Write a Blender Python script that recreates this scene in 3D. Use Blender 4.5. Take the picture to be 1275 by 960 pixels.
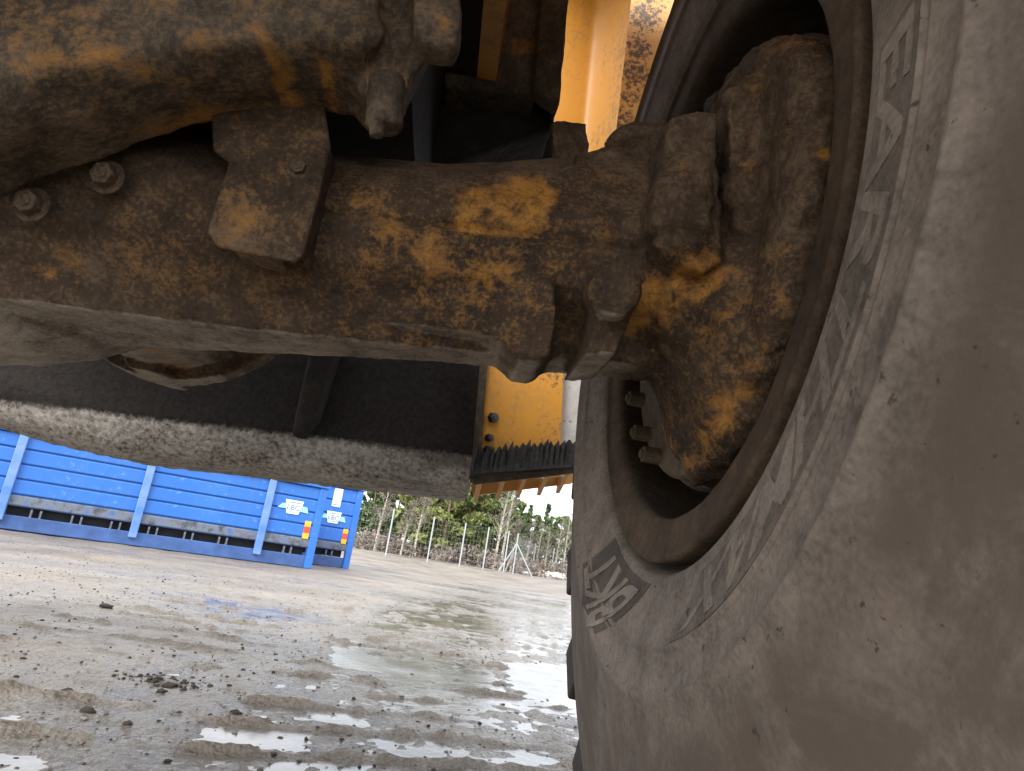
import bpy, bmesh, math, random
import numpy as np
from mathutils import Matrix, Vector

random.seed(7); RNG = np.random.default_rng(7)
scene = bpy.context.scene
for o in list(bpy.data.objects): bpy.data.objects.remove(o)
COL = scene.collection
A = np.array
rad = math.radians

# ------------------------------------------------------------------ camera
CH = 0.49                                   # camera height above the yard
F_PX, YAW, PITCH, ROLL = 850.0, rad(4.17), rad(14.62), rad(8.68)
fwd = A([math.sin(YAW)*math.cos(PITCH), math.cos(YAW)*math.cos(PITCH), math.sin(PITCH)])
right0 = A([math.cos(YAW), -math.sin(YAW), 0.0])
up0 = np.cross(right0, fwd)
rgt = math.cos(ROLL)*right0 + math.sin(ROLL)*up0
upv = -math.sin(ROLL)*right0 + math.cos(ROLL)*up0
cam_d = bpy.data.cameras.new('camera')
cam = bpy.data.objects.new('camera', cam_d); COL.objects.link(cam)
cam_d.sensor_fit = 'HORIZONTAL'; cam_d.sensor_width = 36.0
cam_d.lens = 36.0*F_PX/1275.0
cam_d.clip_start = 0.01; cam_d.clip_end = 3000
cam.matrix_world = Matrix(((rgt[0], upv[0], -fwd[0], 0), (rgt[1], upv[1], -fwd[1], 0), (rgt[2], upv[2], -fwd[2], CH), (0, 0, 0, 1)))
scene.camera = cam

# ------------------------------------------------------------------ sky, sun, exposure
SUN_EL, SUN_AZ = rad(38), rad(215)
world = bpy.data.worlds.new('World'); scene.world = world; world.use_nodes = True
wn = world.node_tree.nodes; wl = world.node_tree.links
wn.clear()
w_out = wn.new('ShaderNodeOutputWorld'); w_bg = wn.new('ShaderNodeBackground')
w_sky = wn.new('ShaderNodeTexSky'); w_sky.sky_type = 'NISHITA'; w_sky.sun_disc = False
w_sky.sun_elevation = SUN_EL; w_sky.sun_rotation = SUN_AZ; w_sky.dust_density = 3.0
w_tc = wn.new('ShaderNodeTexCoord'); w_no = wn.new('ShaderNodeTexNoise')
w_no.inputs['Scale'].default_value = 2.6; w_no.inputs['Detail'].default_value = 7
w_rp = wn.new('ShaderNodeValToRGB')
w_rp.color_ramp.elements[0].position = 0.30; w_rp.color_ramp.elements[0].color = (0.62, 0.62, 0.62, 1)
w_rp.color_ramp.elements[1].position = 0.62; w_rp.color_ramp.elements[1].color = (0.96, 0.96, 0.96, 1)
w_mx = wn.new('ShaderNodeMix'); w_mx.data_type = 'RGBA'
w_mx.inputs['B'].default_value = (7.4, 7.75, 8.3, 1)          # bright cloud layer
wl.new(w_tc.outputs['Generated'], w_no.inputs['Vector']); wl.new(w_no.outputs['Fac'], w_rp.inputs['Fac'])
wl.new(w_rp.outputs['Color'], w_mx.inputs['Factor']); wl.new(w_sky.outputs['Color'], w_mx.inputs['A'])
wl.new(w_mx.outputs['Result'], w_bg.inputs['Color']); w_bg.inputs['Strength'].default_value = 0.12
wl.new(w_bg.outputs['Background'], w_out.inputs['Surface'])
sun_d = bpy.data.lights.new('sun', 'SUN'); sun_d.energy = 1.5; sun_d.angle = rad(35); sun_d.color = (1.0, 0.95, 0.88)
sun = bpy.data.objects.new('sun', sun_d); COL.objects.link(sun)
sdir = Vector((math.sin(SUN_AZ)*math.cos(SUN_EL), math.cos(SUN_AZ)*math.cos(SUN_EL), math.sin(SUN_EL)))
sun.rotation_euler = sdir.to_track_quat('Z', 'Y').to_euler()
scene.view_settings.view_transform = 'Standard'; scene.view_settings.look = 'None'
scene.view_settings.gamma = 1.0; scene.view_settings.exposure = 1.5
scene.render.engine = 'CYCLES'
scene.cycles.max_bounces = 5; scene.cycles.diffuse_bounces = 3; scene.cycles.glossy_bounces = 2; scene.cycles.transmission_bounces = 1

# ------------------------------------------------------------------ geometry helpers (coordinates relative to the camera, z up)
def ray(x, y):
    d = A([x-637.5, -(y-480.0)])
    return fwd*F_PX + rgt*d[0] + upv*d[1]
def P(x, y, Y): r = ray(x, y); return r*(Y/r[1])
def PX(x, y, X): r = ray(x, y); return r*(X/r[0])
def PZ(x, y, Z): r = ray(x, y); return r*(Z/r[2])

def vnoise(p, seed=0):
    p = np.asarray(p, float); i = np.floor(p).astype(np.int64); f = p-i; u = f*f*(3-2*f)
    def h(a, b, c):
        n = (a*374761393 + b*668265263 + c*2147483647 + seed*974634777) & 0xffffffff
        n = ((n ^ (n >> 13))*1274126177) & 0xffffffff
        n = ((n ^ (n >> 16))*2246822519) & 0xffffffff
        return ((n ^ (n >> 15)) & 0xffffff)/float(0xffffff)
    x, y, z = i[:, 0], i[:, 1], i[:, 2]
    ux, uy, uz = u[:, 0], u[:, 1], u[:, 2]
    l = lambda a, b, t: a+(b-a)*t
    x00 = l(h(x, y, z), h(x+1, y, z), ux); x10 = l(h(x, y+1, z), h(x+1, y+1, z), ux)
    x01 = l(h(x, y, z+1), h(x+1, y, z+1), ux); x11 = l(h(x, y+1, z+1), h(x+1, y+1, z+1), ux)
    return l(l(x00, x10, uy), l(x01, x11, uy), uz)
def fbm(p, scale, octv=4, seed=0, gain=.5):
    p = np.asarray(p, float)*scale; s = 0; a = 1; t = 0
    for o in range(octv):
        s = s+a*(vnoise(p, seed+o*17)-.5)*2; t += a; a *= gain; p = p*2.03+11.7
    return s/t
def sstep(a, b, x): t = np.clip((x-a)/(b-a), 0, 1); return t*t*(3-2*t)

WORLD0 = {}
def place(o, parent, origin):
    org = A(origin, float)
    if parent is not None:
        o.parent = parent; o.location = org-WORLD0[parent.name]
    else: o.location = org
    WORLD0[o.name] = org
def mk(name, verts, faces, mat, parent=None, origin=(0, 0, 0), smooth=False, rel=True, autosmooth=None):
    """one mesh object; verts relative to the camera when rel, origin in world"""
    v = np.asarray(verts, float).copy()
    if rel: v[:, 2] += CH
    v -= A(origin, float)
    me = bpy.data.meshes.new(name); me.from_pydata(v.tolist(), [], [list(f) for f in faces]); me.update()
    me.materials.append(mat)
    if smooth: me.polygons.foreach_set('use_smooth', [True]*len(me.polygons))
    o = bpy.data.objects.new(name, me); COL.objects.link(o); place(o, parent, origin)
    if autosmooth: me.set_sharp_from_angle(angle=rad(autosmooth))
    return o
def tag(o, label=None, category=None, group=None, kind=None):
    for k, v in (('label', label), ('category', category), ('group', group), ('kind', kind)):
        if v: o[k] = v
    return o
def empty(name, loc):
    o = bpy.data.objects.new(name, None); COL.objects.link(o); o.location = loc; o.empty_display_size = .1
    WORLD0[o.name] = A(loc, float); return o

class MB:
    def __init__(s): s.v = []; s.f = []
    def add(s, v, f):
        n = len(s.v); s.v.extend([list(map(float, q)) for q in v]); s.f.extend([[i+n for i in q] for q in f]); return s
    def prism(s, pts, Y0, Y1, k=1.0):
        """closed polygon given in photo pixels at depth Y0, carried straight back to Y1 (scaled k about its middle)"""
        a = A([P(x, y, Y0) for x, y in pts]); c = a.mean(0); b = c+(a-c)*k; b[:, 1] = Y1
        n = len(pts)
        return s.add(np.vstack([a, b]), [list(range(n))[::-1], [n+i for i in range(n)]]+[[i, (i+1) % n, n+(i+1) % n, n+i] for i in range(n)])
    def prismv(s, pts, Y1):
        a = A([P(*q) for q in pts]); b = a.copy(); b[:, 1] = Y1; n = len(pts)
        return s.add(np.vstack([a, b]), [list(range(n))[::-1], [n+i for i in range(n)]]+[[i, (i+1) % n, n+(i+1) % n, n+i] for i in range(n)])
    def loft(s, secs):
        """list of closed rings (same count)"""
        n = len(secs[0]); v = np.vstack([A(q, float) for q in secs]); f = [list(range(n))[::-1]]
        for k in range(len(secs)-1):
            for i in range(n): f.append([k*n+i, k*n+(i+1) % n, (k+1)*n+(i+1) % n, (k+1)*n+i])
        f.append([(len(secs)-1)*n+i for i in range(n)])
        return s.add(v, f)
    def cyl(s, p0, p1, r0, r1=None, seg=20, rot=0.0):
        r1 = r0 if r1 is None else r1
        p0 = A(p0, float); p1 = A(p1, float); d = (p1-p0)/np.linalg.norm(p1-p0)
        u = np.cross(d, A([0, 0, 1.0]) if abs(d[2]) < .9 else A([1.0, 0, 0])); u /= np.linalg.norm(u); w = np.cross(d, u)
        an = [rot+2*math.pi*i/seg for i in range(seg)]
        return s.loft([[p0+r0*(math.cos(t)*u+math.sin(t)*w) for t in an], [p1+r1*(math.cos(t)*u+math.sin(t)*w) for t in an]])
    def box(s, a, b):
        x0, y0, z0 = a; x1, y1, z1 = b
        v = [(x0, y0, z0), (x1, y0, z0), (x1, y1, z0), (x0, y1, z0), (x0, y0, z1), (x1, y0, z1), (x1, y1, z1), (x0, y1, z1)]
        return s.add(v, [(0, 3, 2, 1), (4, 5, 6, 7), (0, 1, 5, 4), (1, 2, 6, 5), (2, 3, 7, 6), (3, 0, 4, 7)])
    def ell(s, c, r, seg=20, rings=12):
        c = A(c, float); r = A(r, float) if np.ndim(r) else A([r, r, r], float); secs = []
        for j in range(rings+1):
            t = math.pi*(.02+.96*j/rings)
            secs.append([c+r*A([math.sin(t)*math.cos(2*math.pi*i/seg), math.sin(t)*math.sin(2*math.pi*i/seg), -math.cos(t)]) for i in range(seg)])
        return s.loft(secs)
    def revx(s, prof, yc, zc, seg=48):
        """closed solid of revolution about the X axis; prof = [(X, r)]"""
        return s.loft([[(X, yc+r*math.cos(2*math.pi*i/seg), zc+r*math.sin(2*math.pi*i/seg)) for i in range(seg)] for X, r in prof])

def norm_of(me):
    n = np.zeros(len(me.vertices)*3); me.vertices.foreach_get('normal', n); return n.reshape(-1, 3)
def co_of(me):
    n = np.zeros(len(me.vertices)*3); me.vertices.foreach_get('co', n); return n.reshape(-1, 3)
def blob_mask(v, blobs):
    """paint that survived under the mud: soft patches given as (px, py, depth, radius_m, strength)"""
    m = np.zeros(len(v))
    for x, y, Y, r, st in blobs:
        c = P(x, y, Y); d = np.hypot(v[:, 0]-c[0], (v[:, 2]-c[2]))
        m = np.maximum(m, st*(1-sstep(r*.45, r*1.25, d)))
    return m
def cast(name, mb, mat, parent, origin, voxel=.004, smooth=4, disp=None, paint=None, base_paint=0.0, pale=None):
    """weld overlapping solids into one continuous casting, soften it, then roughen it with caked mud"""
    v = A(mb.v, float)
    me = bpy.data.meshes.new('tmp'); me.from_pydata(v.tolist(), [], mb.f); me.update()
    bm = bmesh.new(); bm.from_mesh(me); bmesh.ops.recalc_face_normals(bm, faces=bm.faces); bm.to_mesh(me); bm.free()
    t = bpy.data.objects.new('tmp', me); COL.objects.link(t)
    m = t.modifiers.new('r', 'REMESH'); m.mode = 'VOXEL'; m.voxel_size = voxel
    if smooth:
        m = t.modifiers.new('s', 'SMOOTH'); m.iterations = smooth; m.factor = .5
    bpy.context.view_layer.update()
    dg = bpy.context.evaluated_depsgraph_get()
    out = bpy.data.meshes.new_from_object(t.evaluated_get(dg))
    bpy.data.objects.remove(t)
    co = co_of(out); nr = norm_of(out)
    if disp is not None: co = co+nr*disp(co, nr)[:, None]
    pm = np.full(len(co), base_paint)
    if paint: pm = np.maximum(pm, blob_mask(co, paint))
    co2 = co.copy(); co2[:, 2] += CH; co2 -= A(origin, float)
    out.vertices.foreach_set('co', co2.ravel())
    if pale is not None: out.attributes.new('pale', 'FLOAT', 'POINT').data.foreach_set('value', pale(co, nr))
    at = out.attributes.new('paint', 'FLOAT', 'POINT'); at.data.foreach_set('value', pm)
    out.polygons.foreach_set('use_smooth', [True]*len(out.polygons)); out.update(); out.name = name
    out.materials.clear(); out.materials.append(mat)
    o = bpy.data.objects.new(name, out); COL.objects.link(o); place(o, parent, origin)
    return o

# ------------------------------------------------------------------ materials
class NT:
    def __init__(s, name):
        s.m = bpy.data.materials.new(name); s.m.use_nodes = True; s.t = s.m.node_tree
        s.b = s.t.nodes['Principled BSDF']; s.tc = s.t.nodes.new('ShaderNodeTexCoord').outputs['Object']
    def link(s, a, b): s.t.links.new(a, b)
    def noise(s, scale, detail=6, rough=.6, vec=None, dist=0.0, stretch=None):
        n = s.t.nodes.new('ShaderNodeTexNoise'); n.inputs['Scale'].default_value = scale; n.inputs['Detail'].default_value = detail
        n.inputs['Roughness'].default_value = rough; n.inputs['Distortion'].default_value = dist
        v = vec or s.tc
        if stretch:
            mp = s.t.nodes.new('ShaderNodeMapping'); mp.inputs['Scale'].default_value = stretch; s.link(v, mp.inputs['Vector']); v = mp.outputs['Vector']
        s.link(v, n.inputs['Vector']); return n.outputs['Fac']
    def vor(s, scale, feature='F1', out='Distance'):
        n = s.t.nodes.new('ShaderNodeTexVoronoi'); n.feature = feature; n.inputs['Scale'].default_value = scale
        s.link(s.tc, n.inputs['Vector']); return n.outputs[out]
    def math(s, op, a, b=None, c=None, clamp=False):
        n = s.t.nodes.new('ShaderNodeMath'); n.operation = op; n.use_clamp = clamp
        for i, q in enumerate((a, b, c)):
            if q is None: continue
            if isinstance(q, (int, float)): n.inputs[i].default_value = q
            else: s.link(q, n.inputs[i])
        return n.outputs[0]
    def ss(s, a, b, x):
        n = s.t.nodes.new('ShaderNodeMapRange'); n.interpolation_type = 'SMOOTHSTEP'
        n.inputs['From Min'].default_value = a; n.inputs['From Max'].default_value = b; s.link(x, n.inputs['Value']); return n.outputs['Result']
    def ramp(s, x, stops):
        n = s.t.nodes.new('ShaderNodeValToRGB'); e = n.color_ramp.elements
        while len(e) < len(stops): e.new(.5)
        for q, (p, c) in zip(e, stops): q.position = p; q.color = (*c, 1)
        s.link(x, n.inputs['Fac']); return n.outputs['Color']
    def mix(s, f, a, b, mode='MIX'):
        n = s.t.nodes.new('ShaderNodeMix'); n.data_type = 'RGBA'; n.blend_type = mode
        for k, q in (('Factor', f), ('A', a), ('B', b)):
            if isinstance(q, tuple): n.inputs[k].default_value = (*q, 1)
            elif isinstance(q, (int, float)): n.inputs[k].default_value = q
            else: s.link(q, n.inputs[k])
        return n.outputs['Result']
    def attr(s, name):
        n = s.t.nodes.new('ShaderNodeAttribute'); n.attribute_name = name; return n.outputs['Fac']
    def set(s, color=None, rough=None, bump=None, bdist=.004, bstr=1.0, metal=None, spec=None):
        for k, q in (('Base Color', color), ('Roughness', rough), ('Metallic', metal), ('Specular IOR Level', spec)):
            if q is None: continue
            if isinstance(q, tuple): s.b.inputs[k].default_value = (*q, 1)
            elif isinstance(q, (int, float)): s.b.inputs[k].default_value = q
            else: s.link(q, s.b.inputs[k])
        if bump is not None:
            n = s.t.nodes.new('ShaderNodeBump'); n.inputs['Distance'].default_value = bdist; n.inputs['Strength'].default_value = bstr
            s.link(bump, n.inputs['Height']); s.link(n.outputs['Normal'], s.b.inputs['Normal'])
        return s.m

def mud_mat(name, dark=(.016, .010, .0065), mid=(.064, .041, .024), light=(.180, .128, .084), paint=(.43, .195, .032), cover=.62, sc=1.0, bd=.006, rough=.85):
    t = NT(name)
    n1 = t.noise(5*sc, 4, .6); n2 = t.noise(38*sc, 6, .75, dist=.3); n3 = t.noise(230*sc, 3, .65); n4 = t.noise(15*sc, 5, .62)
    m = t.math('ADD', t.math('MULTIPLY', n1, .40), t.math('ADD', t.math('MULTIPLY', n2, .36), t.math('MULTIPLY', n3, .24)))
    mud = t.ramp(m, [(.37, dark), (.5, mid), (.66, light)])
    pa = t.attr('paint')
    mud = t.mix(t.math('MULTIPLY', t.attr('pale'), .75), mud, t.ramp(m, [(.40, (.14, .115, .092)), (.5, (.37, .32, .26)), (.60, (.58, .52, .45))]))  # pale: ground light painted into the mud colour of the axle underside
    # grains of paint and rust coming through the thin film of dirt
    spk = t.math('MULTIPLY', t.ss(.48, .60, t.math('ADD', t.math('MULTIPLY', n3, .45), t.math('ADD', t.math('MULTIPLY', n2, .35), t.math('MULTIPLY', n4, .2)))), t.math('MULTIPLY', pa, 2.2, clamp=True))
    mud = t.mix(t.math('MULTIPLY', spk, .62), mud, tuple(q*.60 for q in paint))
    k = t.math('ADD', pa, t.math('ADD', t.math('MULTIPLY', t.math('SUBTRACT', n2, .5), 1.3), t.math('MULTIPLY', t.math('SUBTRACT', n4, .5), 1.1)))
    pm = t.ss(cover-.18, cover+.26, k)
    chip = t.ss(.50, .60, n3)
    pc = t.mix(t.math('MULTIPLY', chip, .6), paint, tuple(q*.25 for q in paint))
    pc = t.mix(t.math('MULTIPLY', t.ss(.45, .7, n1), .5), pc, (.20, .09, .025))
    col = t.mix(t.math('MULTIPLY', pm, .85), mud, pc)
    r = t.math('SUBTRACT', rough, t.math('MULTIPLY', pm, .2))
    h = t.math('ADD', t.math('MULTIPLY', n2, .6), t.math('ADD', t.math('MULTIPLY', n3, .25), t.math('MULTIPLY', n4, .4)))
    h = t.math('SUBTRACT', h, t.math('MULTIPLY', pm, .12))
    return t.set(col, r, h, bd, .9, spec=.3)

M = {}
M['mud'] = mud_mat('muddy_casting')
M['mud_frame'] = mud_mat('muddy_frame', dark=(.016, .0115, .008), mid=(.062, .045, .029), light=(.180, .137, .096), paint=(.44, .20, .03), cover=.52, sc=.8)
M['mud_rim'] = mud_mat('muddy_rim', dark=(.030, .019, .012), mid=(.072, .048, .030), light=(.150, .106, .068), paint=(.30, .13, .03), cover=.82, bd=.003)
M['mud_hub'] = mud_mat('muddy_hub', dark=(.045, .033, .023), mid=(.10, .074, .050), light=(.19, .147, .104), paint=(.46, .19, .025), cover=.66, sc=1.2, bd=.006)
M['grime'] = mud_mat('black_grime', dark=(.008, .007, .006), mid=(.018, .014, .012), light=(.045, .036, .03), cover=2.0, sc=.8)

def yellow_mat(name, col, dirt=.5, scale=1.0):
    t = NT(name)
    n1 = t.noise(3*scale, 6, .6); n2 = t.noise(60*scale, 8, .75); n3 = t.noise(8*scale, 6, .6, stretch=(1, 1, .35))
    c = t.mix(t.math('MULTIPLY', t.ss(.35, .7, n1), .35), col, tuple(q*.62 for q in col))
    d = t.ss(dirt, dirt+.16, t.math('ADD', t.math('MULTIPLY', n2, .5), t.math('MULTIPLY', n3, .5)))
    a = t.attr('splash')
    d2 = t.ss(.52, .60, t.math('ADD', t.math('MULTIPLY', n2, .75), t.math('MULTIPLY', a, .21)))
    c = t.mix(t.math('MULTIPLY', d, .75), c, (.20, .13, .07))
    c = t.mix(t.math('MULTIPLY', d2, .9), c, (.05, .045, .045))
    return t.set(c, t.math('ADD', .42, t.math('MULTIPLY', d, .4)), n2, .002, .5)
M['yellow'] = yellow_mat('worn_yellow_paint', (.62, .28, .035))
M['yellow_pale'] = yellow_mat('dusty_yellow_paint', (.66, .36, .11), dirt=.6)

def rubber_mat(name, base, sc=1.0):
    t = NT(name)
    n1 = t.noise(4*sc, 5, .62); n2 = t.noise(24*sc, 6, .7); n3 = t.noise(190*sc, 3, .6)
    m = t.math('ADD', t.math('MULTIPLY', n1, .32), t.math('ADD', t.math('MULTIPLY', n2, .40), t.math('MULTIPLY', n3, .28)))
    b = A(base)
    c = t.ramp(m, [(.39, tuple(b*.55)), (.50, tuple(b)), (.61, tuple(b*1.45))])
    # scuffs and mud smears away from the bead, plus painted shade where the sidewall turns
    sep = t.t.nodes.new('ShaderNodeSeparateXYZ'); t.link(t.tc, sep.inputs[0])
    rr = t.math('SQRT', t.math('ADD', t.math('MULTIPLY', sep.outputs[1], sep.outputs[1]), t.math('MULTIPLY', sep.outputs[2], sep.outputs[2])))
    far = t.ss(.475, .53, t.math('ADD', rr, t.math('MULTIPLY', t.math('SUBTRACT', n1, .5), .05)))
    n5 = t.noise(9*sc, 7, .72, dist=.8)
    c = t.mix(t.math('MULTIPLY', far, t.math('ADD', .42, t.math('MULTIPLY', t.ss(.36, .58, n5), .5))), c, tuple(b*A([.50, .46, .43])))
    c = t.mix(t.math('MULTIPLY', t.math('MULTIPLY', far, t.ss(.58, .72, t.noise(13*sc, 7, .75, dist=.4))), .7), c, tuple(b*A([1.05, .88, .72])))
    spot = t.ss(.66, .72, t.noise(80*sc, 3, .6))
    c = t.mix(t.math('MULTIPLY', spot, .75), c, (.03, .024, .02))
    return t.set(c, .78, t.math('ADD', t.math('MULTIPLY', n2, .6), t.math('MULTIPLY', n3, .3)), .0018, .8, spec=.3)
M['rubber'] = rubber_mat('dusty_rubber', (.208, .170, .138))
M['rubber_band'] = rubber_mat('hatched_rubber', (.150, .123, .100))
M['rubber_letter'] = rubber_mat('raised_letter_rubber', (.240, .200, .165))
M['rubber_plate'] = rubber_mat('emblem_rubber', (.095, .078, .063))
M['tread'] = rubber_mat('tread_rubber', (.075, .063, .053))

# ------------------------------------------------------------------ the yard
def ground_h(x, y):
    p = np.stack([x, y, np.zeros_like(x)], 1)
    d = np.sqrt(x*x+y*y)
    h = .014*fbm(p, .9, 3, 3)+.009*fbm(p, 5.5, 3, 11)+.006*fbm(p, 24, 3, 23)*np.clip(6/(d+.1), .2, 1)
    h += .012*sstep(-.3, -1.6, x-.12*(y-2))-.0028*sstep(-.7, .1, x)                       # a little drier to the left
    h -= .014*np.exp(-(((x+.80)/.80)**2+((y-4.6)/.30)**2))        # the puddle before the container
    # prints of tread bars across the wheel tracks
    for cx, wd, ph, sp, ang in ((-.05, .50, .05, .245, .05), (-1.05, .45, .13, .31, -.03), (.62, .3, .0, .27, .1)):
        xr = x-cx-ang*(y-2); band = 1-sstep(wd*.75, wd*1.15, np.abs(xr))
        q = ((y-.05*np.sin(3*xr)-ang*2*xr)/sp+ph) % 1.0
        bar = np.exp(-((q-.5+.09*fbm(p, 7, 2, 88))/.052)**2)
        br = sstep(-.35, .25, fbm(p, 3.2, 3, 41))
        h += band*(bar*.016*br*(.6+.8*sstep(-.4, .4, fbm(p, 16, 2, 90)))-.007)*(1-sstep(5.5, 9, y))
    # ruts running away from the camera
    for cx, w in ((.36, .05), (-.46, .04)):
        h += .016*sstep(-.5, .5, fbm(p, 18, 2, 91))*np.exp(-((x-cx-.10*np.sin(y*.8))/w)**2)*sstep(-.3, .3, fbm(p, 2.0, 2, 57))*(1-sstep(5, 8, y))
    h += .0035*fbm(p, 42, 2, 95)*(1-sstep(3, 6, y))*(y > .5)
    far = sstep(13, 24, y)
    h += far*.10+sstep(20, 24, y)*(.10+.08*fbm(p, .5, 3, 77))
    return h
def graded(lo, hi, dlo, dhi, step, g):
    c = list(np.arange(lo, hi, step)); s = step; x = hi
    while x < dhi: c.append(x); s *= g; x += s
    c.append(dhi); s = step; x = lo-step
    while x > dlo: c.insert(0, x); s *= g; x -= s
    c.insert(0, dlo); return A(c)
gx = graded(-2.2, 1.0, -500, 500, .014, 1.032); gy = graded(1.15, 3.6, -200, 1200, .011, 1.018)
X_, Y_ = np.meshgrid(gx, gy); xs, ys = X_.ravel(), Y_.ravel()
gz = ground_h(xs, ys)
nx, ny = len(gx), len(gy)
idx = np.arange(nx*ny).reshape(ny, nx)
q = np.stack([idx[:-1, :-1], idx[:-1, 1:], idx[1:, 1:], idx[1:, :-1]], -1).reshape(-1, 4)
me = bpy.data.meshes.new('ground'); me.vertices.add(nx*ny); me.vertices.foreach_set('co', np.stack([xs, ys, gz], 1).ravel())
me.loops.add(q.size); me.loops.foreach_set('vertex_index', q.ravel().astype(np.int32))
me.polygons.add(len(q)); me.polygons.foreach_set('loop_start', np.arange(0, q.size, 4, dtype=np.int32))
me.polygons.foreach_set('use_smooth', np.ones(len(q), bool)); me.update(calc_edges=True)
t = NT('wet_gravel')
sep = t.t.nodes.new('ShaderNodeSeparateXYZ'); t.link(t.tc, sep.inputs[0])
n1 = t.noise(.7, 6, .6); n2 = t.noise(9, 10, .7); n3 = t.noise(70, 6, .7); n4 = t.noise(260, 4, .6)
m = t.math('ADD', t.math('MULTIPLY', n1, .25), t.math('ADD', t.math('MULTIPLY', n2, .3), t.math('ADD', t.math('MULTIPLY', n3, .3), t.math('MULTIPLY', n4, .15))))
c = t.ramp(m, [(.35, (.085, .067, .050)), (.5, (.245, .203, .158)), (.64, (.45, .39, .32))])
sand = t.ss(.56, .68, t.noise(.55, 5, .6)); c = t.mix(t.math('MULTIPLY', sand, .45), c, (.30, .22, .12))
wet = t.math('SUBTRACT', 1.0, t.ss(-.004, .016, sep.outputs[2]))
vg = t.vor(75); vg2 = t.vor(30)
c = t.mix(t.math('MULTIPLY', t.ss(.42, .20, vg), .35), c, (.36, .33, .29))
clod = t.math('MULTIPLY', t.ss(.006, .018, sep.outputs[2]), t.ss(.46, .58, t.math('ADD', t.math('MULTIPLY', t.noise(1.3, 4, .6), .5), t.math('MULTIPLY', n2, .5))))
c = t.mix(t.math('MULTIPLY', clod, .5), c, (.045, .034, .026))
c = t.mix(t.math('MULTIPLY', t.ss(.58, .66, t.noise(22, 6, .75)), .8), c, (.038, .030, .024))
c = t.mix(t.math('MULTIPLY', wet, .4), c, (.045, .038, .032))
rg = t.math('SUBTRACT', .58, t.math('MULTIPLY', wet, .38))
rg = t.math('ADD', rg, t.math('MULTIPLY', t.math('SUBTRACT', n3, .5), .5))
M['ground'] = t.set(c, rg, t.math('ADD', t.math('MULTIPLY', n3, .6), t.math('ADD', t.math('MULTIPLY', n4, .25), t.math('MULTIPLY', t.math('SUBTRACT', .6, vg), .5))), .016, 1.0, spec=.5)
me.materials.append(M['ground'])
ground = bpy.data.objects.new('ground', me); COL.objects.link(ground); tag(ground, 'wet gravel yard with tyre tracks', kind='structure')
t = NT('puddle_water'); t.set(t.ramp(t.noise(3, 6, .7), [(.4, (.10, .082, .064)), (.6, (.20, .172, .14))]), t.ss(.2, 1.6, t.noise(5, 6, .7)), t.noise(26, 5, .65), .0022, .6, spec=.5)
WZ = -.0046
mk('water', [(-9, -3, WZ), (9, -3, WZ), (9, 22, WZ), (-9, 22, WZ)], [(0, 1, 2, 3)], t.m, rel=False)
tag(bpy.data.objects['water'], 'shallow puddles standing in the tyre tracks', kind='structure')

# clods and gravel
ico = bmesh.new(); bmesh.ops.create_icosphere(ico, subdivisions=1, radius=1); ico.verts.ensure_lookup_table()
icv = A([v.co[:] for v in ico.verts]); icf = [[v.index for v in f.verts] for f in ico.faces]; ico.free()
ico = bmesh.new(); bmesh.ops.create_icosphere(ico, subdivisions=2, radius=1)
icv2 = A([v.co[:] for v in ico.verts]); icf2 = [[v.index for v in f.verts] for f in ico.faces]; ico.free()
t = NT('dark_soil'); n = t.noise(60, 6, .7)
M['soil'] = t.set(t.ramp(n, [(.35, (.016, .012, .010)), (.6, (.055, .043, .034))]), .85, t.noise(160, 5, .7), .004, .9)
t = NT('gravel_stone'); n = t.noise(14, 4, .6)
M['stone'] = t.set(t.ramp(n, [(.3, (.07, .06, .052)), (.5, (.16, .145, .125)), (.7, (.34, .32, .29))]), .7, t.noise(120, 4, .6), .003, .6)
def scatter(n, xr, yr, smin, smax, seed, dens=None):
    r = np.random.default_rng(seed); V = []; Fc = []; k = 0
    x = r.uniform(*xr, n); u = r.uniform(0, 1, n); y = yr[0]*(yr[1]/yr[0])**u; s = smin*(smax/smin)**(r.uniform(0, 1, n)**1.8)
    z = ground_h(x, y)
    keep = np.ones(n, bool) if dens is None else dens(x, y, r)
    fa = A(icf)
    for i in np.nonzero(keep)[0]:
        a = r.uniform(0, 6.28); ca, sa = math.cos(a), math.sin(a)
        q = icv*(1+.28*r.uniform(-1, 1, (len(icv), 1)))*A([s[i]*r.uniform(.8, 1.4), s[i]*r.uniform(.7, 1.1), s[i]*r.uniform(.45, .8)])
        q = np.stack([q[:, 0]*ca-q[:, 1]*sa, q[:, 0]*sa+q[:, 1]*ca, q[:, 2]], 1)+[x[i], y[i], z[i]+s[i]*.25]
        V.append(q); Fc.append(fa+k); k += len(icv)
    return np.vstack(V), np.vstack(Fc).tolist()
v, f = scatter(3000, (-3.2, .9), (1.25, 6.5), .0022, .0085, 3, lambda x, y, r: (r.uniform(0, 1, len(x)) < .25+.75*(fbm(np.stack([x, y, x*0], 1), 1.6, 3, 5) > 0)))
tag(mk('soil_crumbs', v, f, M['soil'], rel=False), 'dark soil crumbs strewn over the wet yard', kind='stuff')
hc = PZ(205, 850, -CH)
v, f = scatter(420, (hc[0]-.16, hc[0]+.20), (hc[1]-.10, hc[1]+.14), .0025, .009, 21, lambda x, y, r: np.exp(-(((x-hc[0])/.11)**2+((y-hc[1])/.07)**2)) > r.uniform(0, 1, len(x)))
tag(mk('soil_heap', v, f, M['soil'], rel=False), 'small scattered heap of dark soil crumbs on the left', kind='stuff')
v, f = scatter(5200, (-4.5, 1.2), (1.3, 10), .0022, .008, 9)
tag(mk('gravel', v, f, M['stone'], rel=False), 'loose pale gravel on the yard', kind='stuff')

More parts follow.
